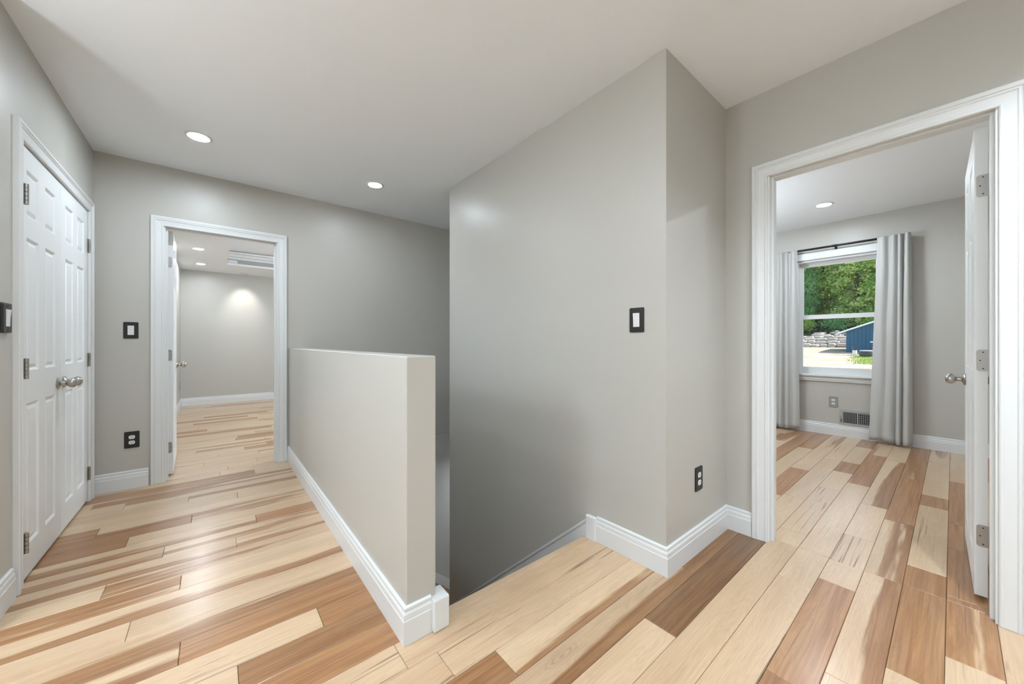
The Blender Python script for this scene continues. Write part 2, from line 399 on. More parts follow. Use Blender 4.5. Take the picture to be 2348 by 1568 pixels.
# rows read off the photograph: (joint x positions, plank kinds left to right)
ROWS = {
 -3: ([.9, 2.0], 'LlL'), -2: ([.7, 1.6, 2.9, 4.0], 'DLlLl'), -1: ([1.15, 1.95, 2.426, 2.99, 3.41, 4.437], 'LLddTdL'), 0: ([.95, 1.73, 2.61, 3.645, 3.9, 5.01], 'DLdLdLM'),
 1: ([.55, 1.55, 3.178, 4.26], 'LlNTd'), 2: ([.30, 1.414, 2.15, 2.758, 3.37, 4.78], 'LDTWWNl'), 3: ([.85, 2.03, 2.40, 3.79, 4.9], 'lLlWTM'), 4: ([.10, 1.02, 2.57, 3.513, 4.05, 4.42, 5.157], 'DLLWLdLd'),
 5: ([.45, 1.31, 2.40, 3.146, 4.4], 'dLKlLl'), 6: ([.60, 1.745, 2.40, 3.10, 3.877, 4.9], 'lVkLTLM'), 7: ([.12, .765, 1.70, 2.4, 3.6, 4.69], 'LDnlLLd'), 8: ([-.25, .605, 1.70, 2.4, 3.3, 4.6], 'DLLLLTd'),
 9: ([.02, .5], 'dLL'), 10: ([-.35], 'Ld'), 11: ([.064], 'lk'), 12: ([.327], 'Ld'), 13: ([-.09], 'Md'), 14: ([-.62], 'MN'), 15: ([-.245], 'Lf'), 16: ([-.6], 'ln'),
 17: ([-.112], 'dl'), 18: ([-.366], 'LM'), 19: ([.098], 'Nn'), 20: ([-.196], 'NM'), 21: ([.205], 'nd'), 22: ([-.358], 'dl'), 23: ([-.10], 'dM'), 24: ([-.505], 'Tn'),
 25: ([.135], 'lL'), 26: ([-.129], 'LM'), 27: ([-.45], 'LF'), 28: ([-.61], 'LM'), 29: ([.27], 'dL'), 30: ([.046], 'ML'),
 31: ([.10], 'lL'), 32: ([.314], 'Ll'), 33: ([-.064], 'ML'), 34: ([.35], 'Lf'), 35: ([.05], 'Ll'), 36: ([.25], 'LT'), 37: ([-.126], 'LM'), 38: ([.5], 'fL'), 40: ([.2], 'LT'), 42: ([.4, 1.0], 'lMl'),
 44: ([.585], 'dL'), 46: ([-.055], 'TL'), 48: ([.5], 'LM'), 50: ([-.2, .493], 'LdL'), 52: ([.4], 'dl'), 54: ([-.1, .655], 'LdL')}
def row_segments(k, x0, x1, known_lo, known_hi):
    """joints and kinds of a row; unknown stretches are filled at random"""
    js, ks = ROWS.get(k, ([], ''))
    js = list(js); ks = list(ks)
    r = random.Random(1000 + k)
    if not js:
        js = [x0 + r.uniform(.2, 1.2)]; ks = [r.choice('LLlMfnL'), r.choice('LLldMnf')]
    while js[-1] < x1 - 1.5:
        js.append(js[-1] + r.uniform(.5, 1.4)); ks.append(r.choice('LLlMfndT'))
    segs = []; e = [-99] + js + [99]
    for i, q in enumerate(ks):
        a, b = max(e[i], x0), min(e[i + 1], x1)
        if b - a > .01: segs.append((a, b, q))
    return segs
def lay(parent, k, x0, x1, y0=None, y1=None):
    for a, b, q in row_segments(k, x0, x1, x0, x1):
        h, s, t = KIND[q]; r = random.Random(int(a * 1000) + 31 * k)
        plank(parent, a, b, k, min(1, max(0, h + r.uniform(-.04, .04))), s, t * r.uniform(.95, 1.05), y0, y1)
for k in range(-11, 31):
    yb = ROW0 + PITCH * k
    if k <= 5: x1 = XR + .06
    elif k <= 6: x1 = XR + .06
    elif k <= 9: x1 = XS + .04
    elif k == 10: x1 = XH0 + .04
    else: x1 = XH0 + .04
    x0 = XL - .02 if not 20 <= k <= 30 else XL - .12
    lay(floor_hall, k, x0, x1)
plank(floor_hall, XH1 + .02, XS - .006, 10, .08, .5, 1.0, ROW0 + PITCH * 10, NOSE)
for k in range(-9, 21):
    lay(floor_room, k, XR + .06, XW)
for k in range(31, 66):
    lay(floor_back, k, XBL, XBR)

# ---------------------------------------------------------------- stairs
st = empty('staircase', (1.14, NOSE, -1.4), 0, 'brown wooden staircase dropping between the half wall and the tall wall', 'staircase')
RISE, RUN = .2, .228
def tread(b4):
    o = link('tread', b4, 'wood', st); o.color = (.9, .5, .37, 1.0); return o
for i in range(7):
    yy = NOSE - .025 + RUN * i; z1 = -RISE * i
    boxes('riser', 'trim', [(XH1 + .002, XS - .002, yy - .012, yy, z1 - RISE, z1 - .03)], st)
    if i < 6:
        bm = bmesh.new(); box(bm, XH1 + .002, XS - .002, yy, yy + RUN + .025, z1 - RISE - .03, z1 - RISE, bevel=.006); tread(bm)
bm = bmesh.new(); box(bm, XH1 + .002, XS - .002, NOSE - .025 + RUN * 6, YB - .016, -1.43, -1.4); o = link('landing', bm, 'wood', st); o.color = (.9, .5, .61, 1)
for i in range(6):
    xx = XS + .012 + RUN * i; z1 = -1.4 - RISE * i
    boxes('riser', 'trim', [(xx - .012, xx, YSE + .002, YB - .016, z1 - RISE, z1 - .03)], st)
    bm = bmesh.new(); box(bm, xx, xx + RUN + .025, YSE + .002, YB - .016, z1 - RISE - .03, z1 - RISE, bevel=.006); tread(bm)
def skirt(name, pts, thick, label, axis):
    bm = bmesh.new(); A = []; B = []
    for s, z in pts:
        if axis == 'x':
            A.append(bm.verts.new((XS - .0005, s, z))); B.append(bm.verts.new((XS - thick, s, z)))
        else:
            A.append(bm.verts.new((s, YB - .0145, z))); B.append(bm.verts.new((s, YB - .014 - thick, z)))
    n_ = len(pts)
    bm.faces.new(A); bm.faces.new(list(reversed(B)))
    for i in range(n_): bm.faces.new((A[i], A[(i + 1) % n_], B[(i + 1) % n_], B[i]))
    return set_props(link(name, bm, 'trim'), label, 'baseboard', None, 'structure')
SL = .878
skirt('baseboard_stair', [(1.302, .10), (YSE - .003, .10 - SL * (YSE - 1.302)), (YSE - .003, -.16 - SL * (YSE - 1.302)), (1.302, -.16)], .014, 'white sloping skirt board following the stairs down the tall wall', 'x')
skirt('trim_2', [(1.302, .10), (YSE - .003, .10 - SL * (YSE - 1.302)), (YSE - .003, .082 - SL * (YSE - 1.302)), (1.302, .082)], .019, 'white bead along the top of the sloping stair skirt board', 'x')
skirt('baseboard_stair_lower', [(1.66, -1.303), (3.2, -1.303 - SL * 1.54), (3.2, -1.42 - SL * 1.54), (1.66, -1.42)], .014, 'white skirt board on the lower flight seen past the half wall', 'y')

# ---------------------------------------------------------------- baseboards and plinth blocks
baseboard('baseboard_left', [(XL - .12, 2.28), (XL, 2.28), (XL, 2.512)], 1, 'white baseboard on the left wall below the edge-of-frame switch')
baseboard('baseboard_back', [(XL, YB), (-.375, YB)], 1, 'short white baseboard below the outlet between closet and doorway')
baseboard('baseboard_half', [(XH0, YB), (XH0, YH), (XH1 - .024, YH)], -1 * -1, 'long white baseboard wrapping the half wall')
baseboard('baseboard_corner', [(XS, 1.232), (XS, YS), (XR, YS), (XR, .712)], 1, 'white baseboard wrapping the corner of the tall wall')
baseboard('baseboard_right', [(XR, -.186), (XR, YF)], 1, 'white baseboard right of the bedroom doorway')
baseboard('baseboard_window', [(XW, YR1), (XW, YR0)], 1, 'white baseboard below the bedroom window')
baseboard('baseboard_room_near', [(XW, YR0), (XR + .12, YR0)], 1, 'white baseboard behind the open bedroom door')
baseboard('baseboard_back_room_far', [(XBL, YBK), (XBR, YBK)], 1, 'white baseboard along the far wall of the back room')
baseboard('baseboard_back_room_left', [(XBL, YB + .14), (XBL, YBK)], 1, 'white baseboard along the left wall of the back room')
def plinth(name, lst, label):
    bm = bmesh.new()
    for t in lst: box(bm, *t, bevel=.006, seg=2)
    set_props(link(name, bm, 'trim'), label, 'plinth block', None, 'structure')
plinth('trim_3', [(.632, .697, YH - .032, YH + .045, .0005, .122)], 'white plinth block ending the half wall baseboard at the stairs')
plinth('trim_4', [(XS - .024, XS - .0005, 1.232, 1.300, -.012, .126)], 'white plinth block where the stair skirt board starts')

# ---------------------------------------------------------------- doors
def panel_leaf(parent, name, W, H, T, faces=(1,), rows=((.14, .79), (.94, .1 + 1.45), (1.65, 1.86)), stile=.085, mull=.087, dep=.009):
    """six-panel leaf in local coords: x 0..W, thickness y 0..T (front face y = 0), z 0..H; panels are sub-parts"""
    pw = (W - 2 * stile - mull) / 2
    cols = [(stile, stile + pw), (stile + pw + mull, W - stile)]
    bm = bmesh.new()
    xs = [0, cols[0][0], cols[0][1], cols[1][0], cols[1][1], W]
    zs = [0]; [zs.extend(r) for r in rows]; zs.append(H)
    for fy, sg in ((0.0, 1), (T, -1)):
        for i in range(5):
            for j in range(len(zs) - 1):
                x0, x1, z0, z1 = xs[i], xs[i + 1], zs[j], zs[j + 1]
                if i in (1, 3) and j % 2 == 1:
                    q = .012
                    o_ = [(x0, z0), (x1, z0), (x1, z1), (x0, z1)]
                    n_ = [(x0 + q, z0 + q), (x1 - q, z0 + q), (x1 - q, z1 - q), (x0 + q, z1 - q)]
                    O = [bm.verts.new((a, fy, b)) for a, b in o_]; I = [bm.verts.new((a, fy + sg * dep, b)) for a, b in n_]
                    for t in range(4): bm.faces.new((O[t], O[(t + 1) % 4], I[(t + 1) % 4], I[t]))
                    bm.faces.new(I)
                else:
                    bm.faces.new([bm.verts.new((a, fy, b)) for a, b in ((x0, z0), (x1, z0), (x1, z1), (x0, z1))])
    for pts in (((0, 0, 0), (0, T, 0), (0, T, H), (0, 0, H)), ((W, 0, 0), (W, T, 0), (W, T, H), (W, 0, H)), ((0, 0, 0), (W, 0, 0), (W, T, 0), (0, T, 0)), ((0, 0, H), (W, 0, H), (W, T, H), (0, T, H))):
        bm.faces.new([bm.verts.new(p) for p in pts])
    bmesh.ops.remove_doubles(bm, verts=bm.verts, dist=.0004)
    leaf = link(name, bm, 'door', parent, local=True)
    for fy, sg in ((0.0, 1), (T, -1)):
        if sg not in faces: continue
        for (x0, x1) in cols:
            for (z0, z1) in rows:
                bm = bmesh.new()
                def rect(m, y): return [bm.verts.new((a, y, b)) for a, b in ((x0 + m, z0 + m), (x1 - m, z0 + m), (x1 - m, z1 - m), (x0 + m, z1 - m))]
                A = rect(.0125, fy + sg * (dep - .0002)); B = rect(.030, fy + sg * .0025)
                for t in range(4): bm.faces.new((A[t], A[(t + 1) % 4], B[(t + 1) % 4], B[t]))
                bm.faces.new(B); bm.faces.new(list(reversed(A)))
                link('panel', bm, 'door', leaf, local=True)
    return leaf
KNOB = [(.0, 0), (.031, 0), (.032, .004), (.027, .009), (.017, .012), (.0125, .016), (.0115, .030), (.015, .034), (.0225, .040), (.0265, .048), (.0265, .056), (.0235, .064), (.016, .070), (.007, .0725), (0.0005, .073)]
def knob(parent, loc, d):
    bm = bmesh.new(); lathe(bm, KNOB, axis_mat(loc, d), 28)
    return set_props(link('knob', bm, 'nickel', parent, local=True, smooth=True), 'satin nickel round knob')
def barrel_hinge(parent, loc, length=.092, r=.0065):
    bm = bmesh.new(); n_ = 5; s = length / n_
    for i in range(n_):
        lathe(bm, [(r * .6, i * s), (r, i * s + .001), (r, (i + 1) * s - .001), (r * .6, (i + 1) * s)], Matrix.Translation(loc), 12)
    box(bm, loc[0] - .013, loc[0] + .013, loc[1] + .0045, loc[1] + .0065, loc[2], loc[2] + length)
    return set_props(link('hinge', bm, 'hinge', parent, local=True), 'satin steel butt hinge')
def leaf_hinge(parent, x0, x1, y, z0, z1):
    """rounded hinge leaf lying on the door edge, facing -y of its parent"""
    bm = bmesh.new(); pts = []; r = .011
    pts += [(x1, z0), (x1, z1)]
    for i in range(6):
        a = R(90 + 18 * i); pts.append((x0 + r + r * math.cos(a), z1 - r + r * math.sin(a)))
    for i in range(6):
        a = R(180 + 18 * i); pts.append((x0 + r + r * math.cos(a), z0 + r + r * math.sin(a)))
    A = [bm.verts.new((a, y, b)) for a, b in pts]; B = [bm.verts.new((a, y - .002, b)) for a, b in pts]
    bm.faces.new(A); bm.faces.new(list(reversed(B)))
    for i in range(len(pts)): bm.faces.new((A[i], A[(i + 1) % len(pts)], B[(i + 1) % len(pts)], B[i]))
    h = set_props(link('hinge', bm, 'hinge', parent, local=True), 'satin steel hinge leaf with screws')
    w = abs(x1 - x0); bm = bmesh.new()
    for fx, fz in ((.45, .13), (.25, .5), (.45, .87)):
        lathe(bm, [(.0028, 0), (.0028, .0012)], axis_mat((x0 + (x1 - x0) * fx, y - .0018, z0 + (z1 - z0) * fz), (0, -1, 0)), 8)
    link('screw_heads', bm, 'dark', h, local=True)
    return h

# closet: two six-panel leaves in the left wall (front face looks along +x)
d1 = empty('door_1', (XL, 3.17, 0), 0, 'white six-panel closet double doors with two satin knobs in the left wall', 'door', None, 'structure')
casing_set(d1, 2.605, 3.737, 1.976, lambda s, z, d: (XL + d, s, z))
boxes('jamb', 'trim', [(XL - .12, XL, 2.585, 2.6035, 0, 1.988)], d1); boxes('jamb', 'trim', [(XL - .12, XL, 3.7385, 3.755, 0, 1.988)], d1)
boxes('jamb_head', 'trim', [(XL - .12, XL, 2.6035, 3.7385, 1.974, 1.988)], d1)
def closet_leaf(y_hinge, flip, zo):
    # local frame: x along the wall, front face -y turned to look along +x
    W = .564
    e = empty('closet_leaf', (0, 0, 0)); e.parent = d1
    e.rotation_euler = (0, 0, R(90)); e.location = Vector((XL - .002, y_hinge, zo)) - ORG[d1]; ORG[e] = Vector((XL - .002, y_hinge, zo))
    panel_leaf(e, 'slab', W, 1.956, .034)
    hx = .006 if not flip else W + .002
    for z in (.145, .918, 1.692): barrel_hinge(e, (hx, -.008 if flip else -.019, z - zo), r=.0065 if flip else .0075)
    knob(e, (W - .05 if not flip else .05, 0, .857 - zo), (0, -1, 0))
    return e
def flatten_leaf(e):
    """fold a leaf empty into door > part > sub-part: the slab becomes the part that carries the rest"""
    slab = [c for c in e.children if c.name.startswith('slab')][0]
    for c in list(e.children):
        if c is not slab: c.parent = slab
    slab.parent = e.parent; slab.location = e.location; slab.rotation_euler = e.rotation_euler
    slab.name = 'door_leaf'
    bpy.data.objects.remove(e)
    return slab
flatten_leaf(closet_leaf(2.6065, False, .011))
flatten_leaf(closet_leaf(3.1725, True, .014))

# back doorway with an inward-opened leaf
d2 = empty('door_2', (.08, YB, 0), 0, 'white-cased narrow doorway at the hall end with its door swung open', 'door', None, 'structure')
casing_set(d2, -.293, .451, 1.979, lambda s, z, d: (s, YB - d, z))
boxes('jamb', 'trim', [(-.301, -.283, YB, YB + .12, 0, 2.0)], d2); boxes('jamb', 'trim', [(.441, .459, YB, YB + .12, 0, 2.0)], d2)
boxes('jamb_head', 'trim', [(-.283, .441, YB, YB + .12, 1.985, 2.0)], d2)
boxes('door_stop', 'trim', [(-.283, -.271, YB + .03, YB + .065, 0, 1.985)], d2); boxes('door_stop', 'trim', [(.429, .441, YB + .03, YB + .065, 0, 1.985)], d2)
boxes('door_stop', 'trim', [(-.271, .429, YB + .03, YB + .065, 1.973, 1.985)], d2)
def open_leaf(door, loc, rz, mirror, W=.712, H=1.968):
    e = empty('open_leaf', (0, 0, 0)); e.parent = door; e.location = Vector(loc) - ORG[door]; e.rotation_euler = (0, 0, rz); ORG[e] = Vector(loc)
    panel_leaf(e, 'slab', W, H, .035, faces=(1, -1), stile=.11, mull=.10)
    return e
# leaf runs along +y from its hinge edge; local x -> +y, local y (thickness) -> -x
e = open_leaf(d2, (-.248, 4.036, .016), R(90 + 1.7), False)
knob(e, (.655, 0, .853), (0, -1, 0)); knob(e, (.655, .035, .853), (0, 1, 0))
slab2 = flatten_leaf(e)
def edge_hinge(slab, y0, y1, zs):
    for z0, z1 in zs:
        bm_y = -.0006
        bm = bmesh.new(); pts = []; r = .010
        a0, a1 = (y0, y1); sg = 1 if y1 > y0 else -1
        pts += [(y1, z0), (y1, z1)]
        for i in range(6):
            a = R(90 + 18 * i); pts.append((y0 + sg * (r + r * math.cos(a)), z1 - r + r * math.sin(a)))
        for i in range(6):
            a = R(180 + 18 * i); pts.append((y0 + sg * (r + r * math.cos(a)), z0 + r + r * math.sin(a)))
        A = [bm.verts.new((-.0004, a, b)) for a, b in pts]; B = [bm.verts.new((-.0026, a, b)) for a, b in pts]
        bm.faces.new(A); bm.faces.new(list(reversed(B)))
        for i in range(len(pts)): bm.faces.new((A[i], A[(i + 1) % len(pts)], B[(i + 1) % len(pts)], B[i]))
        tube(bm, (-.006, y1 + sg * .004, z0), (-.006, y1 + sg * .004, z1), .0055, 10)
        for fx, fz in ((.45, .13), (.25, .5), (.45, .87)):
            pass
        h = set_props(link('hinge', bm, 'hinge', slab, local=True), 'satin steel hinge on the door edge')
        bm = bmesh.new()
        for fx, fz in ((.5, .12), (.28, .5), (.5, .88)):
            lathe(bm, [(.0026, 0), (.0026, .001)], axis_mat((-.0026, y0 + (y1 - y0) * fx, z0 + (z1 - z0) * fz), (-1, 0, 0)), 8)
        set_props(link('screw_hole', bm, 'dark', slab, local=True), 'three dark screw heads of the hinge')
edge_hinge(slab2, .007, .037, ((.170, .257), (.918, 1.006), (1.672, 1.758)))

# right doorway, leaf opened into the bedroom
d3 = empty('door_3', (XR, .26, 0), 0, 'white-cased doorway on the right with its white door opened into the bedroom', 'door', None, 'structure')
casing_set(d3, -.112, .638, 1.979, lambda s, z, d: (XR - d, s, z))
boxes('jamb', 'trim', [(XR, XR + .12, -.122, -.104, 0, 2.0)], d3); boxes('jamb', 'trim', [(XR, XR + .12, .63, .648, 0, 2.0)], d3)
boxes('jamb_head', 'trim', [(XR, XR + .12, -.104, .63, 1.985, 2.0)], d3)
boxes('door_stop', 'trim', [(XR + .03, XR + .065, .618, .63, 0, 1.985)], d3); boxes('door_stop', 'trim', [(XR + .03, XR + .065, -.104, -.092, 0, 1.985)], d3)
boxes('door_stop', 'trim', [(XR + .03, XR + .065, -.092, .618, 1.973, 1.985)], d3)
e = open_leaf(d3, (2.492, -.0925, .016), R(1.2), False)
knob(e, (.640, 0, .866), (0, -1, 0)); knob(e, (.640, .035, .866), (0, 1, 0))
slab3 = flatten_leaf(e)
edge_hinge(slab3, .030, -.006, ((.208, .298), (.944, 1.034), (1.676, 1.768)))

# ---------------------------------------------------------------- wall devices (local: face -y, x right, z up)
def rounded_plate(bm, w, h, t, r=.006):
    pts = []
    for cx_, cz_, a0 in ((w / 2 - r, h / 2 - r, 0), (-w / 2 + r, h / 2 - r, 90), (-w / 2 + r, -h / 2 + r, 180), (w / 2 - r, -h / 2 + r, 270)):
        for i in range(5):
            a = R(a0 + 22.5 * i); pts.append((cx_ + r * math.cos(a), cz_ + r * math.sin(a)))
    n_ = len(pts); f = .965
    A = [bm.verts.new((a, 0, b)) for a, b in pts]; B = [bm.verts.new((a, -t * .55, b)) for a, b in pts]; C_ = [bm.verts.new((a * f, -t, b * (1 - (1 - f) * w / h))) for a, b in pts]
    for P_, Q_ in ((A, B), (B, C_)):
        for i in range(n_): bm.faces.new((P_[i], P_[(i + 1) % n_], Q_[(i + 1) % n_], Q_[i]))
    bm.faces.new(C_); bm.faces.new(list(reversed(A)))
def screws(parent, zs, y, mat):
    for z in zs:
        bm = bmesh.new(); lathe(bm, [(.003, 0), (.0026, .0009)], axis_mat((0, y, z), (0, -1, 0)), 10); link('screw', bm, mat, parent, local=True)
def switch(loc, rz, label, w=.079, h=.122, t=.006):
    t_ = empty('light_switch', loc, rz, label, 'light switch', 'black-plated light switches')
    bm = bmesh.new(); rounded_plate(bm, w, h, t); link('plate', bm, 'black', t_, local=True)
    bm = bmesh.new()
    W2, H2 = .017, .0345
    pts = [(-W2, -t, -H2), (W2, -t, -H2), (W2, -t, H2), (-W2, -t, H2)]
    A = [bm.verts.new((x, -t + .001, z)) for x, _, z in pts]
    B = [bm.verts.new((x * .97, y_, z * .98)) for (x, _, z), y_ in zip(pts, (-t - .0015, -t - .0015, -t - .0055, -t - .0055))]
    M0, M1 = bm.verts.new((-W2 * .97, -t - .0022, 0)), bm.verts.new((W2 * .97, -t - .0022, 0))
    bm.faces.new((B[0], B[1], M1, M0)); bm.faces.new((M0, M1, B[2], B[3]))
    bm.faces.new((A[0], A[1], B[1], B[0])); bm.faces.new((A[2], A[3], B[3], B[2])); bm.faces.new((A[1], A[2], B[2], M1, B[1])); bm.faces.new((A[3], A[0], B[0], M0, B[3])); bm.faces.new(A)
    rk = set_props(link('rocker', bm, 'white_plastic', t_, local=True), 'white rocker paddle')
    screws(t_, (-.048, .048), -t, 'dark')
    return t_
switch((XS - .0003, .995, 1.1915), R(-90), 'black-plated white rocker switch on the tall stair wall')
switch((-.469, YB - .0003, 1.171), 0, 'black-plated white rocker switch between closet and hall doorway')
switch((XL + .0003, 2.441, 1.180), R(90), 'black-plated rocker switch cut by the left edge of the picture', t=.012)
def outlet(loc, rz, label, plate, w=.080, h=.122):
    t_ = empty('power_outlet', loc, rz, label, 'outlet', 'duplex power outlets')
    bm = bmesh.new(); rounded_plate(bm, w, h, .006); link('plate', bm, plate, t_, local=True)
    for zc in (.0195, -.0195):
        bm = bmesh.new(); pts = []
        for i in range(28):
            a = 2 * math.pi * i / 28; pts.append((.0172 * math.cos(a), max(-.0135, min(.0135, .0172 * math.sin(a)))))
        A = [bm.verts.new((a, -.005, b + zc)) for a, b in pts]; B = [bm.verts.new((a * .97, -.0078, zc + b * .97)) for a, b in pts]
        for i in range(28): bm.faces.new((A[i], A[(i + 1) % 28], B[(i + 1) % 28], B[i]))
        bm.faces.new(B); bm.faces.new(list(reversed(A)))
        rc = set_props(link('receptacle', bm, 'white_plastic', t_, local=True), 'white round-sided socket face')
        for sx in (-.0062, .0062):
            boxes('slot', 'dark', [(sx - .0012, sx + .0012, -.0082, -.007, zc + .000, zc + .0075)], rc, local=True)
        bm = bmesh.new(); lathe(bm, [(.0024, 0), (.0024, .0012)], axis_mat((0, -.007, zc - .0065), (0, -1, 0)), 10); link('ground_hole', bm, 'dark', rc, local=True)
    screws(t_, (0,), -.006, 'dark')
    return t_
outlet((-.464, YB - .0003, .359), 0, 'black duplex outlet low on the wall between closet and hall doorway', 'black')
outlet((1.955, YS - .0003, .372), 0, 'black duplex outlet on the short return wall near the right doorway', 'black')
outlet((XW - .0003, .888, .389), R(-90), 'grey-plated outlet under the bedroom window', 'grey_plate')
outlet((XBL + .0003, 7.965, .377), R(90), 'outlet seen edge-on on the left wall of the back room', 'grey_plate')

# floor-level vent register below the window
vt = empty('vent_register', (XW, .665, .117), 0, 'grey steel vent register above the baseboard below the window', 'vent')
VY0, VY1, VZ0, VZ1 = .495, .835, .136, .310
vx = XW - .0005
bm = bmesh.new()
yc0, yc1, zc0, zc1 = .525, .804, .160, .284
for t in ((VY0, yc0, VZ0, VZ1), (yc1, VY1, VZ0, VZ1), (yc0, yc1, VZ0, zc0), (yc0, yc1, zc1, VZ1), (.676, .687, zc0, zc1)):
    box(bm, vx - .010, vx, *t)
link('frame', bm, 'vent', vt)
boxes('backing', 'dark', [(vx - .0012, vx, yc0, yc1, zc0, zc1)], vt)
for i in range(9):
    y = .692 + (yc1 - .692) * (i + .5) / 9
    bm = bmesh.new(); box(bm, vx - .009, vx - .003, y - .0022, y + .0022, zc0, zc1); link('louver', bm, 'vent', vt)
for i in range(9):
    y = yc0 + (.672 - yc0) * (i + .5) / 9
    bm = bmesh.new(); box(bm, vx - .009, vx - .005, y - .0022, y + .0022, zc0, zc1); link('louver', bm, 'vent', vt)
for i in range(6):
    z = zc0 + (zc1 - zc0) * (i + .5) / 6
    bm = bmesh.new(); box(bm, vx - .0048, vx - .002, yc0, .674, z - .0018, z + .0018); link('crossbar', bm, 'vent', vt)
boxes('damper_lever', 'dark', [(vx - .014, vx - .010, .817, .822, .165, .205)], vt)
bm = bmesh.new(); lathe(bm, [(.0035, 0), (.0035, .0015)], axis_mat((vx - .010, .823, .222), (-1, 0, 0)), 10); link('screw', bm, 'dark', vt)

# ---------------------------------------------------------------- window
w1 = empty('window_1', (XW, .865, WZ0), 0, 'white double-hung bedroom window between grey curtains', 'window', None, 'structure')
def wbox(name, lst, mat='trim', bevel=.002): return boxes(name, mat, lst, w1, bevel=bevel)
wbox('casing_leg', [(XW - .018, XW, WY0 - .085, WY0, .70, 2.08)]); wbox('casing_leg', [(XW - .018, XW, WY1, WY1 + .085, .70, 2.08)])
wbox('casing_head', [(XW - .018, XW, WY0 - .085, WY1 + .085, 2.08, 2.165)])
wbox('head_bead', [(XW - .030, XW - .018, WY0 - .02, WY1 + .02, 2.08, 2.094)])
wbox('stool', [(XW - .045, XW + .05, WY0 - .11, WY1 + .11, .682, .703)])
wbox('apron', [(XW - .017, XW, WY0 - .085, WY1 + .085, .622, .682)])
wbox('apron_bead', [(XW - .022, XW - .017, WY0 - .085, WY1 + .085, .640, .648)])
for t in ((WY0, WY0 + .02, .703, 2.08), (WY1 - .02, WY1, .703, 2.08)): wbox('jamb', [(XW, XW + .15, *t)])
wbox('jamb_head', [(XW, XW + .15, WY0 + .02, WY1 - .02, 2.055, 2.08)])
sx0, sx1 = XW + .085, XW + .12        # upper sash
up = wbox('upper_sash', [(sx0, sx1, WY0 + .02, WY0 + .055, 1.372, 2.055), (sx0, sx1, WY1 - .055, WY1 - .02, 1.372, 2.055), (sx0, sx1, WY0 + .055, WY1 - .055, 2.012, 2.055), (sx0, sx1, WY0 + .055, WY1 - .055, 1.372, 1.415)], bevel=0)
lx0, lx1 = XW + .045, XW + .083       # lower sash
lo = wbox('lower_sash', [(lx0, lx1, WY0 + .02, WY0 + .055, .703, 1.416), (lx0, lx1, WY1 - .055, WY1 - .02, .703, 1.416), (lx0, lx1, WY0 + .055, WY1 - .055, .703, .782), (lx0, lx1, WY0 + .055, WY1 - .055, 1.366, 1.416)], bevel=0)
boxes('pane', 'glass', [(sx0 + .015, sx0 + .019, WY0 + .053, WY1 - .053, 1.413, 2.014)], up)
boxes('pane', 'glass', [(lx0 + .015, lx0 + .019, WY0 + .053, WY1 - .053, .780, 1.368)], lo)

# curtain rod and curtains
rd = empty('curtain_rod', (XW - .085, .865, 2.19), 0, 'thin black curtain rod above the bedroom window', 'curtain rod')
bm = bmesh.new(); tube(bm, (XW - .068, .285, 2.197), (XW - .068, 1.50, 2.197), .012); link('rod', bm, 'rod', rd, smooth=True)
bm = bmesh.new(); tube(bm, (XW - .068, .845, 2.197), (XW - .068, .885, 2.197), .015); link('coupling', bm, 'rod', rd, smooth=True)
bm = bmesh.new(); box(bm, XW - .070, XW, .861, .869, 2.181, 2.189); box(bm, XW - .006, XW, .855, .875, 2.165, 2.205); link('bracket', bm, 'rod', rd)
def curtain(name, label, top, bot, folds, seed, flat=None):
    """top / bot = (y0, y1); folds = list of (position 0..1, depth, width) of pleats coming toward the room"""
    r = random.Random(seed); NU, NV = 150, 46; bm = bmesh.new(); grid = []
    for j in range(NV + 1):
        t = j / NV; z = 2.207 + (.030 - 2.207) * t
        row = []
        for i in range(NU + 1):
            s = i / NU
            y = (top[0] + (top[1] - top[0]) * s) * (1 - t ** 1.3) + (bot[0] + (bot[1] - bot[0]) * s) * t ** 1.3
            d = 0.0; dy = 0.0
            for p, dep, w in folds:
                pp = p + .012 * math.sin(t * 2.2 + p * 9)
                wj = w * (.55 + .55 * min(1, t * 2.2))
                q = (s - pp) / wj
                d += dep * (.75 + .25 * t) * math.exp(-q * q)
                dy += dep * .22 * q * math.exp(-q * q)
            d += .004 * mnoise.noise(Vector((s * 5 + seed, t * 7, 1.3))) + .006 * t * mnoise.noise(Vector((s * 9, t * 3, seed)))
            zz = z + (.012 * math.sin(s * 7 + seed) * t ** 8)
            row.append(bm.verts.new((XW - .078 - d, y + dy, zz)))
        grid.append(row)
    for j in range(NV):
        for i in range(NU):
            bm.faces.new((grid[j][i], grid[j][i + 1], grid[j + 1][i + 1], grid[j + 1][i]))
    e_ = empty(name, (XW - .08, (bot[0] + bot[1]) / 2, .03), 0, label, 'curtain', 'grey curtains at the bedroom window')
    c = link('cloth', bm, 'curtain', e_, smooth=True)
    for p in c.data.polygons: p.use_smooth = True
    sm = c.modifiers.new('thickness', 'SOLIDIFY'); sm.thickness = .003
    # header tape seam
    bm = bmesh.new()
    jr = 3
    return e_
curtain('curtain', 'pale grey curtain panel right of the window glass', (.270, .519), (.266, .579), [(.10, .060, .085), (.315, .062, .040), (.52, .040, .10), (.80, .046, .15)], 3)
curtain('curtain', 'pale grey curtain panel left of the window glass, half hidden by the door casing', (1.212, 1.52), (1.186, 1.55), [(.10, .050, .095), (.34, .050, .055), (.52, .048, .05), (.76, .05, .10)], 8)

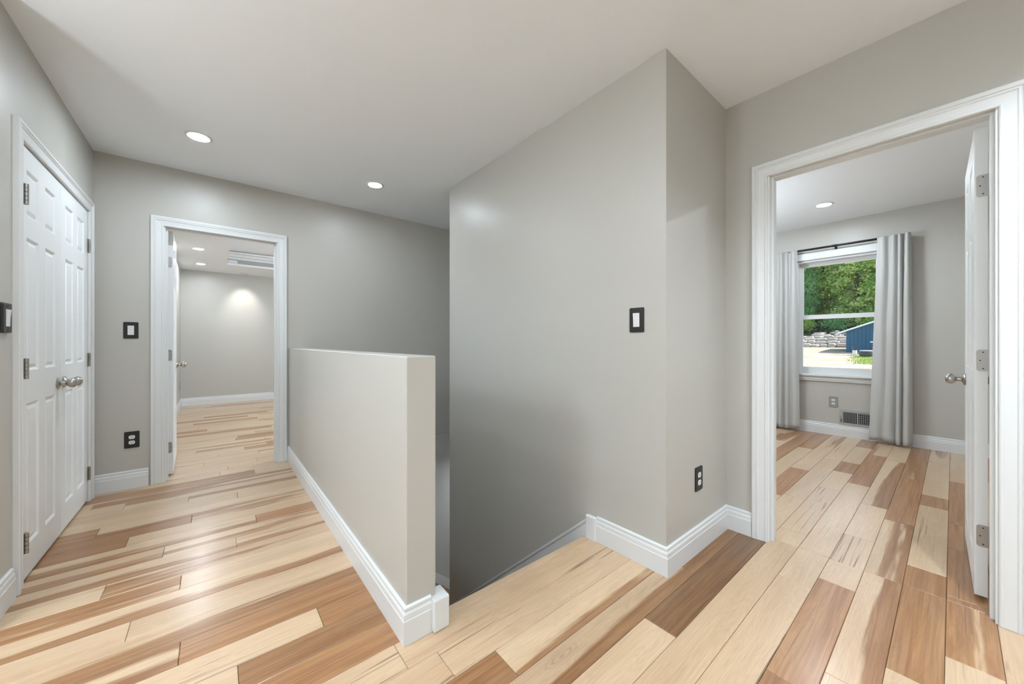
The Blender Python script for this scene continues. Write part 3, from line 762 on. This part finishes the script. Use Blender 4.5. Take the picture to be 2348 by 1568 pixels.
# ---------------------------------------------------------------- recessed lamps
RING = [(.052, .000), (.054, -.004), (.060, -.0065), (.068, -.0055), (.073, -.0015), (.073, 0.0), (.052, 0.0)]
def downlight(x, y, z, label, lens='lens', r=1.0, baffle=0.0):
    t_ = empty('recessed_lamp', (x, y, z), 0, label, 'ceiling lamp', 'recessed ceiling lamps')
    bm = bmesh.new(); lathe(bm, [(a * r, b - .0004) for a, b in RING], None, 40); link('trim_ring', bm, 'white_plastic', t_, local=True, smooth=True)
    bm = bmesh.new(); lathe(bm, [(.0535 * r, -.0012), (.053 * r, -.0022)], None, 40); link('lens', bm, lens, t_, local=True)
    if baffle > 0:
        bm = bmesh.new(); lathe(bm, [(.056, -.001), (.056, -baffle), (.060, -baffle), (.062, -.001), (.056, -.001)], None, 32); link('baffle', bm, 'black', t_, local=True, smooth=True)
    return t_
downlight(-.073, 3.18, HC, 'glowing recessed lamp in the hall ceiling near the closet', 'lens_dim')
downlight(1.083, 3.18, HC, 'glowing recessed lamp over the stair opening', 'lens_stair')
downlight(-.06, 1.62, HC, 'recessed lamp in the hall ceiling just above the picture frame', 'lens_dim')
downlight(1.62, -.38, HC, 'lamp in the hall ceiling near the right doorway with an added black baffle', 'lens_strong', 1.0, .05)  # baffle added to cut light off the top of the right wall
downlight(.25, -.55, HC, 'added fill lamp in the hall ceiling behind the camera')  # unseen lamp added to brighten the hall from behind
for q, (x_, y_) in enumerate(((-1.5, -.5), (-1.5, 1.8), (-3.0, -.5), (-3.0, 1.8))):  # unseen fill lamps added above the open area
    downlight(x_, y_, HC, 'added fill lamp in the %s of the added open area left of the camera' % ('near right', 'far right', 'near left', 'far left')[q], 'lens_dim')
downlight(2.75, 3.36, -.25, 'added fill lamp in the low ceiling over the lower stair flight', 'lens_dim')  # added to lift the dark lower stairwell
downlight(4.83, .84, HR, 'glowing recessed lamp in the bedroom ceiling', 'lens_soft', 1.05)
downlight(3.6, -.45, HR, 'added fill lamp in the bedroom ceiling behind the open door', 'lens_soft', 1.05)  # unseen lamp added to brighten the bedroom
downlight(-.147, 6.37, HB, 'nearer of two glowing lamps left of the tray ceiling', 'lens_soft')
downlight(-.147, 7.56, HB, 'farther of two glowing lamps left of the tray ceiling', 'lens_soft')
downlight(2.8, 5.2, HB, 'added fill lamp in the right part of the back room ceiling', 'lens_soft')  # unseen lamp added for more bounce in the back room
GLOBE = {}
def pendant(x, y, zc, z, s_, label):  # unseen globes added as fill light for ceilings and walls
    t_ = empty('fill_pendant', (x, y, zc), 0, label, 'pendant lamp', 'added globe fill lamps')
    bm = bmesh.new(); lathe(bm, [(.06, -.001), (.062, -.02), (.03, -.03), (.008, -.034)], None, 24); link('canopy', bm, 'nickel', t_, local=True, smooth=True)
    bm = bmesh.new(); tube(bm, (0, 0, -.03), (0, 0, z - zc + .13), .004, 8); link('cord', bm, 'black', t_, local=True)
    if s_ not in GLOBE: GLOBE[s_] = emit('fill_globe_%d' % int(s_), (0.81, 0.925, 1.03), s_)
    bm = bmesh.new(); bmesh.ops.create_uvsphere(bm, u_segments=28, v_segments=18, radius=.13)
    bmesh.ops.translate(bm, verts=bm.verts, vec=(0, 0, z - zc)); link('globe', bm, GLOBE[s_], t_, local=True, smooth=True)
    return t_
pendant(-1.5, 1.15, HC, 1.80, 68.0, 'added globe fill pendant in the added open area left of the camera, nearer the hall')
pendant(-2.9, .7, HC, 1.80, 68.0, 'added globe fill pendant in the added open area left of the camera, farther from the hall')
pendant(3.9, 1.95, HR, 1.95, 66.0, 'added globe fill pendant in the bedroom left of the doorway view')
pendant(2.2, 5.3, TZ, 1.95, 112.0, 'added globe fill pendant under the tray ceiling of the back room')
# wall washer near the far wall of the back room: its own spot lamp
ww = empty('wall_washer', (.435, 8.13, HB), 0, 'dim swivel lamp in the back room ceiling lighting the far wall', 'ceiling lamp', 'recessed ceiling lamps')
bm = bmesh.new(); lathe(bm, [(a * .9, b - .0004) for a, b in RING], None, 36); link('trim_ring', bm, 'white_plastic', ww, local=True, smooth=True)
bm = bmesh.new(); lathe(bm, [(.04, -.001), (.044, -.012), (.036, -.014), (.030, -.006), (.001, -.006)], None, 30); link('eyeball', bm, 'white_plastic', ww, local=True, smooth=True)
sd = bpy.data.lights.new('spot_beam', 'SPOT'); sd.energy = 22; sd.spot_size = R(60); sd.spot_blend = 1.0; sd.shadow_soft_size = .02; sd.color = (1, .97, .93)
so = bpy.data.objects.new('spot_beam', sd); COL.objects.link(so); so.parent = ww; so.location = (0, -.26, -.03)
so.rotation_euler = Vector((0, .43, -.60)).to_track_quat('-Z', 'Y').to_euler()

# ---------------------------------------------------------------- outdoors
def ground_mat():
    m, n, l, b = new_mat('gravel_ground')
    tc = n.new('ShaderNodeTexCoord')
    t = n.new('ShaderNodeTexNoise'); t.inputs['Scale'].default_value = .35; t.inputs['Detail'].default_value = 8
    t2 = n.new('ShaderNodeTexNoise'); t2.inputs['Scale'].default_value = 14; t2.inputs['Detail'].default_value = 4
    l.new(tc.outputs['Object'], t.inputs['Vector']); l.new(tc.outputs['Object'], t2.inputs['Vector'])
    cr = n.new('ShaderNodeValToRGB'); e = cr.color_ramp.elements
    e[0].position = .35; e[0].color = (.48, .40, .29, 1); e[1].position = .62; e[1].color = (.62, .54, .41, 1)
    l.new(t.outputs['Fac'], cr.inputs[0])
    mx = n.new('ShaderNodeMix'); mx.data_type = 'RGBA'; mx.blend_type = 'MULTIPLY'; mx.inputs[0].default_value = .5
    l.new(cr.outputs[0], mx.inputs[6]); l.new(t2.outputs['Color'], mx.inputs[7])
    l.new(mx.outputs[2], b.inputs['Base Color']); b.inputs['Roughness'].default_value = .95; b.inputs['Specular IOR Level'].default_value = .1
    return m
M['gravel'] = ground_mat()
M['forest_floor'] = plain('forest_floor', (.035, .05, .025), .95, var=.5, vscale=.6, spec=.1)
M['shed_blue'] = plain('blue_board_siding', (.024, .098, .165), .7, var=.18, vscale=2.0)
M['shed_trim'] = plain('white_roof_edge', (.80, .83, .84), .5)
M['stone'] = plain('pale_field_stone', (.40, .365, .31), .9, bump=.5, bscale=4, var=.25, vscale=1.2)
M['tub'] = plain('dark_tub_rubber', (.05, .055, .06), .6, var=.2)
M['tub_rim'] = plain('pale_tub_rim', (.50, .54, .56), .5)
M['bark'] = plain('tree_bark', (.10, .08, .06), .9, bump=.6, bscale=8, var=.3)
def leaf_mat(name, c1, c2):
    m, n, l, b = new_mat(name)
    g = n.new('ShaderNodeNewGeometry'); tc = n.new('ShaderNodeTexCoord')
    t = n.new('ShaderNodeTexNoise'); t.inputs['Scale'].default_value = .9; t.inputs['Detail'].default_value = 5
    l.new(tc.outputs['Object'], t.inputs['Vector'])
    cr = n.new('ShaderNodeValToRGB'); e = cr.color_ramp.elements
    e[0].position = .38; e[0].color = (*c1, 1); e[1].position = .62; e[1].color = (*c2, 1)
    l.new(t.outputs['Fac'], cr.inputs[0]); l.new(cr.outputs[0], b.inputs['Base Color'])
    b.inputs['Roughness'].default_value = .55; b.inputs['Specular IOR Level'].default_value = .3
    tr = n.new('ShaderNodeBsdfTranslucent'); l.new(cr.outputs[0], tr.inputs[0])
    mx = n.new('ShaderNodeMixShader'); mx.inputs[0].default_value = .45
    l.new(b.outputs[0], mx.inputs[1]); l.new(tr.outputs[0], mx.inputs[2]); l.new(mx.outputs[0], n['Material Output'].inputs[0])
    return m
LEAVES = [leaf_mat('maple_leaves', (.20, .40, .07), (.62, .74, .20)), leaf_mat('oak_leaves', (.13, .36, .14), (.42, .64, .28)), leaf_mat('birch_leaves', (.26, .46, .10), (.72, .80, .34))]
M['grass'] = leaf_mat('grass_blades', (.20, .34, .06), (.42, .52, .14))

PROF = [(5.9, -.62), (30, -.60), (43, -.58), (48, -.50), (50.4, -.40), (53.3, .06), (60.6, .50), (62.3, 1.75), (68, 3.0), (85, 6.5), (120, 22), (150, 30)]
def gz(x):
    for (a, za), (b, zb) in zip(PROF[:-1], PROF[1:]):
        if a <= x <= b: return za + (zb - za) * (x - a) / (b - a)
    return PROF[0][1] if x < PROF[0][0] else PROF[-1][1]
bm = bmesh.new(); rows_ = []
xs = [5.9] + [8 + 2 * i for i in range(18)] + [43 + .9 * i for i in range(22)]
xs = [x for x in xs if x < 60.5] + [60.6, 61.4, 62.3]
ys = [-40 + 3 * i for i in range(31)]
for x in xs: rows_.append([bm.verts.new((x, y, gz(x) + .05 * mnoise.noise(Vector((x * .3, y * .3, 0))))) for y in ys])
for a, b in zip(rows_[:-1], rows_[1:]):
    for i in range(len(ys) - 1): bm.faces.new((a[i], a[i + 1], b[i + 1], b[i]))
set_props(link('ground', bm, 'gravel', smooth=True), 'pale sunlit gravel yard outside the bedroom window', 'ground', None, 'structure')
bm = bmesh.new(); rows_ = []
for x in [61.9, 62.4, 63.2, 65, 68, 72, 78, 85, 95, 108, 120, 150]:
    rows_.append([bm.verts.new((x, y, gz(x) - (.15 if x < 62 else 0) + .35 * mnoise.noise(Vector((x * .2, y * .2, 4))))) for y in ys])
for a, b in zip(rows_[:-1], rows_[1:]):
    for i in range(len(ys) - 1): bm.faces.new((a[i], a[i + 1], b[i + 1], b[i]))
set_props(link('hillside', bm, 'forest_floor', smooth=True), 'dark wooded hillside rising behind the stone wall', 'hillside', None, 'structure')

# shed
SXF = 53.3
eave = on_x(1921, 763, SXF); cornerB = on_x(1940, 806, SXF); cornerT = on_x(1940, 757, SXF); rp = on_x(2008, 735, SXF)
slope = (rp.z - eave.z) / (eave.y - rp.y)
shed_w = 5.6; sy1 = cornerT.y; sy0 = sy1 - shed_w; zb = -.45
ztop = lambda y: eave.z + slope * (eave.y - y) - .12
sh = empty('shed', (SXF, (sy0 + sy1) / 2, zb), 0, 'dark blue board-sided shed with a sloping white-edged roof beyond the window', 'shed')
nb = 18; bw = shed_w / nb
for i in range(nb):
    ya = sy1 - bw * i; yb_ = ya - bw
    bm = bmesh.new()
    dd = .012 * (i % 2)
    lo_ = [bm.verts.new((SXF + dx - dd * (dx == 0), y, zb)) for dx in (0, .05) for y in (ya - .008, yb_ + .008)]
    hi_ = [bm.verts.new((SXF + dx - dd * (dx == 0), y, ztop(y))) for dx in (0, .05) for y in (ya - .008, yb_ + .008)]
    for q in ((lo_[0], lo_[1], hi_[1], hi_[0]), (lo_[2], lo_[3], hi_[3], hi_[2]), (lo_[0], lo_[2], hi_[2], hi_[0]), (lo_[1], lo_[3], hi_[3], hi_[1]), (lo_[0], lo_[1], lo_[3], lo_[2]), (hi_[0], hi_[1], hi_[3], hi_[2])): bm.faces.new(q)
    link('board', bm, 'shed_blue', sh)
bm = bmesh.new()
def prism(bm, xa, xb, pts):
    A = [bm.verts.new((xa, y, z)) for y, z in pts]; B = [bm.verts.new((xb, y, z)) for y, z in pts]
    bm.faces.new(A); bm.faces.new(list(reversed(B)))
    for i in range(len(pts)): bm.faces.new((A[i], A[(i + 1) % len(pts)], B[(i + 1) % len(pts)], B[i]))
prism(bm, SXF + .05, SXF + 4.5, [(sy1 - .01, zb), (sy1 - .01, ztop(sy1 - .01)), (sy0 + .01, ztop(sy0 + .01)), (sy0 + .01, zb)])
link('shed_walls', bm, 'shed_blue', sh)
bm = bmesh.new(); zr = lambda y: eave.z + slope * (eave.y - y)
prism(bm, SXF - .35, SXF + 4.8, [(eave.y, zr(eave.y) - .14), (eave.y, zr(eave.y) + .02), (sy0 - .4, zr(sy0 - .4) + .02), (sy0 - .4, zr(sy0 - .4) - .14)])
link('roof', bm, 'shed_trim', sh)
lp = on_x(1999, 784, SXF)
boxes('wall_fitting', 'shed_trim', [(SXF - .10, SXF - .012, lp.y - .12, lp.y + .12, lp.z - .07, lp.z + .07)], sh, bevel=.02)

# stone retaining wall: every stone its own piece
sw = empty('stone_wall', (61, 10, .5), 0, 'pale dry-laid stone retaining wall at the edge of the gravel yard', 'stone wall')
rs = random.Random(5)
def stone(x, y, z, a, b, c):
    bm = bmesh.new(); bmesh.ops.create_icosphere(bm, subdivisions=2, radius=1)
    sd_ = rs.random() * 100
    for v in bm.verts:
        n_ = v.co.normalized(); q = Vector((max(-.72, min(.72, n_.x)), max(-.78, min(.78, n_.y)), max(-.7, min(.7, n_.z))))
        k = 1 + .22 * mnoise.noise(n_ * 1.7 + Vector((sd_, 0, 0)))
        v.co = Vector((q.x * a * k, q.y * b * k, q.z * c * k)) + Vector((x, y, z))
    link('stone', bm, 'stone', sw, smooth=False)
for r_ in range(4):
    y = 3.0 + rs.random()
    while y < 18:
        b = rs.uniform(.32, .72); c = rs.uniform(.26, .36)
        stone(60.6 + .45 * r_, y + b, .68 + .34 * r_ + rs.uniform(-.09, .09), rs.uniform(.45, .65), b * 1.2, c * 1.2)
        y += 2 * b * .95
for i in range(46):
    y = rs.uniform(3, 18); x = rs.uniform(61.8, 64.6)
    stone(x, y, gz(x) + rs.uniform(.0, .25), rs.uniform(.3, .7), rs.uniform(.3, .8), rs.uniform(.2, .42))

# grass patch, tub and bucket in front of the shed
gp = []; gf = []; rg = random.Random(9)
for i in range(9000):
    u = rg.random(); x = rg.uniform(38.5, 52.8); yc = x * .1105 - .1
    y = yc + rg.gauss(0, 1) * .9 - (53 - x) * .02 - 1.2
    lim = x * .138
    if y > lim + .3 * math.sin(x * 2): continue
    z = gz(x) - .02; h_ = rg.uniform(.08, .26) * (1.35 if x > 50.5 else 1.0); a = rg.uniform(0, 6.28); w_ = .035; lx, ly = rg.gauss(0, .08), rg.gauss(0, .08)
    k = len(gp); gp += [(x - w_ * math.cos(a), y - w_ * math.sin(a), z), (x + w_ * math.cos(a), y + w_ * math.sin(a), z), (x + lx, y + ly, z + h_)]; gf.append((k, k + 1, k + 2))
me = bpy.data.meshes.new('grass_patch'); me.from_pydata(gp, [], gf); me.materials.append(M['grass'])
go = bpy.data.objects.new('grass_patch', me); COL.objects.link(go); set_props(go, 'bright green ragged grass strip in front of the blue shed', 'grass', None, 'stuff')
tb = on_x(1989, 817, 50.6); tz = gz(50.6) + .02
te = empty('round_tub', (50.6, tb.y, tz), 0, 'dark round tub with a pale rim standing on the grass by the shed', 'tub')
bm = bmesh.new(); lathe(bm, [(.50, .05), (.60, .15), (.63, .36), (.60, .56), (.52, .62), (.45, .60), (.43, .30), (.001, .28)], None, 28); link('body', bm, 'tub', te, local=True, smooth=True)
bm = bmesh.new(); lathe(bm, [(.60, .565), (.615, .60), (.57, .66), (.46, .66), (.44, .62), (.52, .625), (.60, .565)], None, 28); link('rim', bm, 'tub_rim', te, local=True, smooth=True)
for a in (0, 2.1, 4.2):
    bm = bmesh.new(); box(bm, -.05 + .2 * math.cos(a), .05 + .2 * math.cos(a), -.05 + .2 * math.sin(a), .05 + .2 * math.sin(a), -.05, .08, bevel=.01); link('foot', bm, 'tub', te, local=True)
bk = on_x(1960, 815, 51.5); bz = gz(51.5)
be = empty('bucket', (51.5, bk.y, bz), 0, 'small white bucket with dark stems against the blue shed wall', 'bucket')
bm = bmesh.new(); lathe(bm, [(.001, 0), (.15, 0), (.19, .46), (.205, .47), (.205, .50), (.18, .50), (.15, .08), (.001, .08)], None, 20); link('pail', bm, 'white_plastic', be, local=True, smooth=True)
for i in range(6):
    a = rg.uniform(0, 6.28); bm = bmesh.new(); tube(bm, (.05 * math.cos(a), .05 * math.sin(a), .1), (.28 * math.cos(a), .28 * math.sin(a), .75 + .2 * rg.random()), .022, 6); link('stem', bm, 'bark', be, local=True)

# trees: three foliage meshes shared by all trees
def crown_mesh(seed, mat, n_clump, n_leaf, rad, h0, h1, leaf):
    r = random.Random(seed); vs = []; fs = []
    for c in range(n_clump):
        t = r.random() ** .8; z = h0 + (h1 - h0) * t
        rr = rad * (math.sin(math.pi * min(1, .18 + .8 * t)) ** .6) * math.sqrt(r.uniform(.12, 1))
        a = r.uniform(0, 2 * math.pi); cx_, cy_ = rr * math.cos(a), rr * math.sin(a); s = r.uniform(.5, 1.25)
        for i in range(n_leaf):
            p = Vector((r.gauss(0, 1), r.gauss(0, 1), r.gauss(0, .62))) * s * .5 + Vector((cx_, cy_, z))
            nrm = (Vector((r.gauss(0, 1), r.gauss(0, 1), .8))).normalized()
            q = nrm.to_track_quat('Z', 'Y'); w_ = leaf * r.uniform(.6, 1.4); an = r.uniform(0, 6.28)
            ax = q @ Vector((math.cos(an), math.sin(an), 0)); ay = q @ Vector((-math.sin(an), math.cos(an), 0))
            k = len(vs); vs += [p - ax * w_, p - ay * w_ * .6, p + ax * w_, p + ay * w_ * .6]; fs.append((k, k + 1, k + 2, k + 3))
    me_ = bpy.data.meshes.new('foliage'); me_.from_pydata([tuple(v) for v in vs], [], fs); me_.materials.append(mat)
    return me_
CROWN = [crown_mesh(1, LEAVES[0], 420, 80, 3.0, .3, 18, .15), crown_mesh(2, LEAVES[1], 420, 80, 3.0, .2, 17, .14), crown_mesh(3, LEAVES[2], 400, 80, 2.9, .3, 18, .15)]
def trunk_mesh(seed):
    r = random.Random(seed); bm = bmesh.new()
    lathe(bm, [(.34, -.8), (.24, 1), (.20, 5), (.13, 10), (.04, 16)], None, 9)
    for i in range(9):
        z = r.uniform(2, 12); a = r.uniform(0, 6.28); L = r.uniform(1.4, 2.8)
        tube(bm, (0, 0, z), (L * math.cos(a), L * math.sin(a), z + r.uniform(.4, 1.4)), .05, 5)
    me_ = bpy.data.meshes.new('trunk'); bmesh.ops.recalc_face_normals(bm, faces=bm.faces); bm.to_mesh(me_); bm.free(); me_.materials.append(M['bark']); return me_
TRUNK = [trunk_mesh(i) for i in (11, 12, 13)]
rt = random.Random(21)
LOOK = ['yellow-green maple', 'deep green oak', 'pale green birch']
WHERE = ['first rank behind the stone wall', 'second rank up the slope', 'third rank high up the slope']
ORD = ['first', 'second', 'third', 'fourth', 'fifth', 'sixth', 'seventh', 'eighth', 'ninth', 'tenth', 'eleventh', 'twelfth']
idx = 0
for rank, (xr, n_, y0_, y1_) in enumerate(((69, 4, -1, 25), (77.5, 5, -6, 33), (86.5, 5, -6, 36))):
    for i in range(n_):
        y = y0_ + (y1_ - y0_) * (i + .5) / n_ + rt.uniform(-.4, .4); x = xr + rt.uniform(-.5, .5); v = idx % 3 if rank else (0, 2, 1)[i % 3]
        s = rt.uniform(.9, 1.12)
        t_ = empty('tree', (x, y, gz(x)), rt.uniform(0, 6.28), '%s in the %s, %s from the right' % (LOOK[v], WHERE[rank], ORD[i]), 'tree', 'trees beyond the window')
        t_.scale = (s, s, s)
        link('trunk', None, None, t_, mesh=TRUNK[v]); link('foliage', None, None, t_, mesh=CROWN[v])
        idx += 1
SHR = [crown_mesh(31, LEAVES[1], 40, 45, 1.0, .1, 2.2, .10), crown_mesh(32, LEAVES[0], 40, 45, 1.0, .1, 1.8, .10)]
for i in range(5):
    y = 3.0 + 3.6 * i + rt.uniform(-.3, .3); x = 66.1 + rt.uniform(-.1, .1)
    t_ = empty('shrub', (x, y, gz(x)), rt.uniform(0, 6.28), 'low shrub at the top of the stone wall, %s from the right' % ORD[i], 'shrub', 'shrubs above the stone wall')
    link('foliage', None, None, t_, mesh=SHR[i % 2])
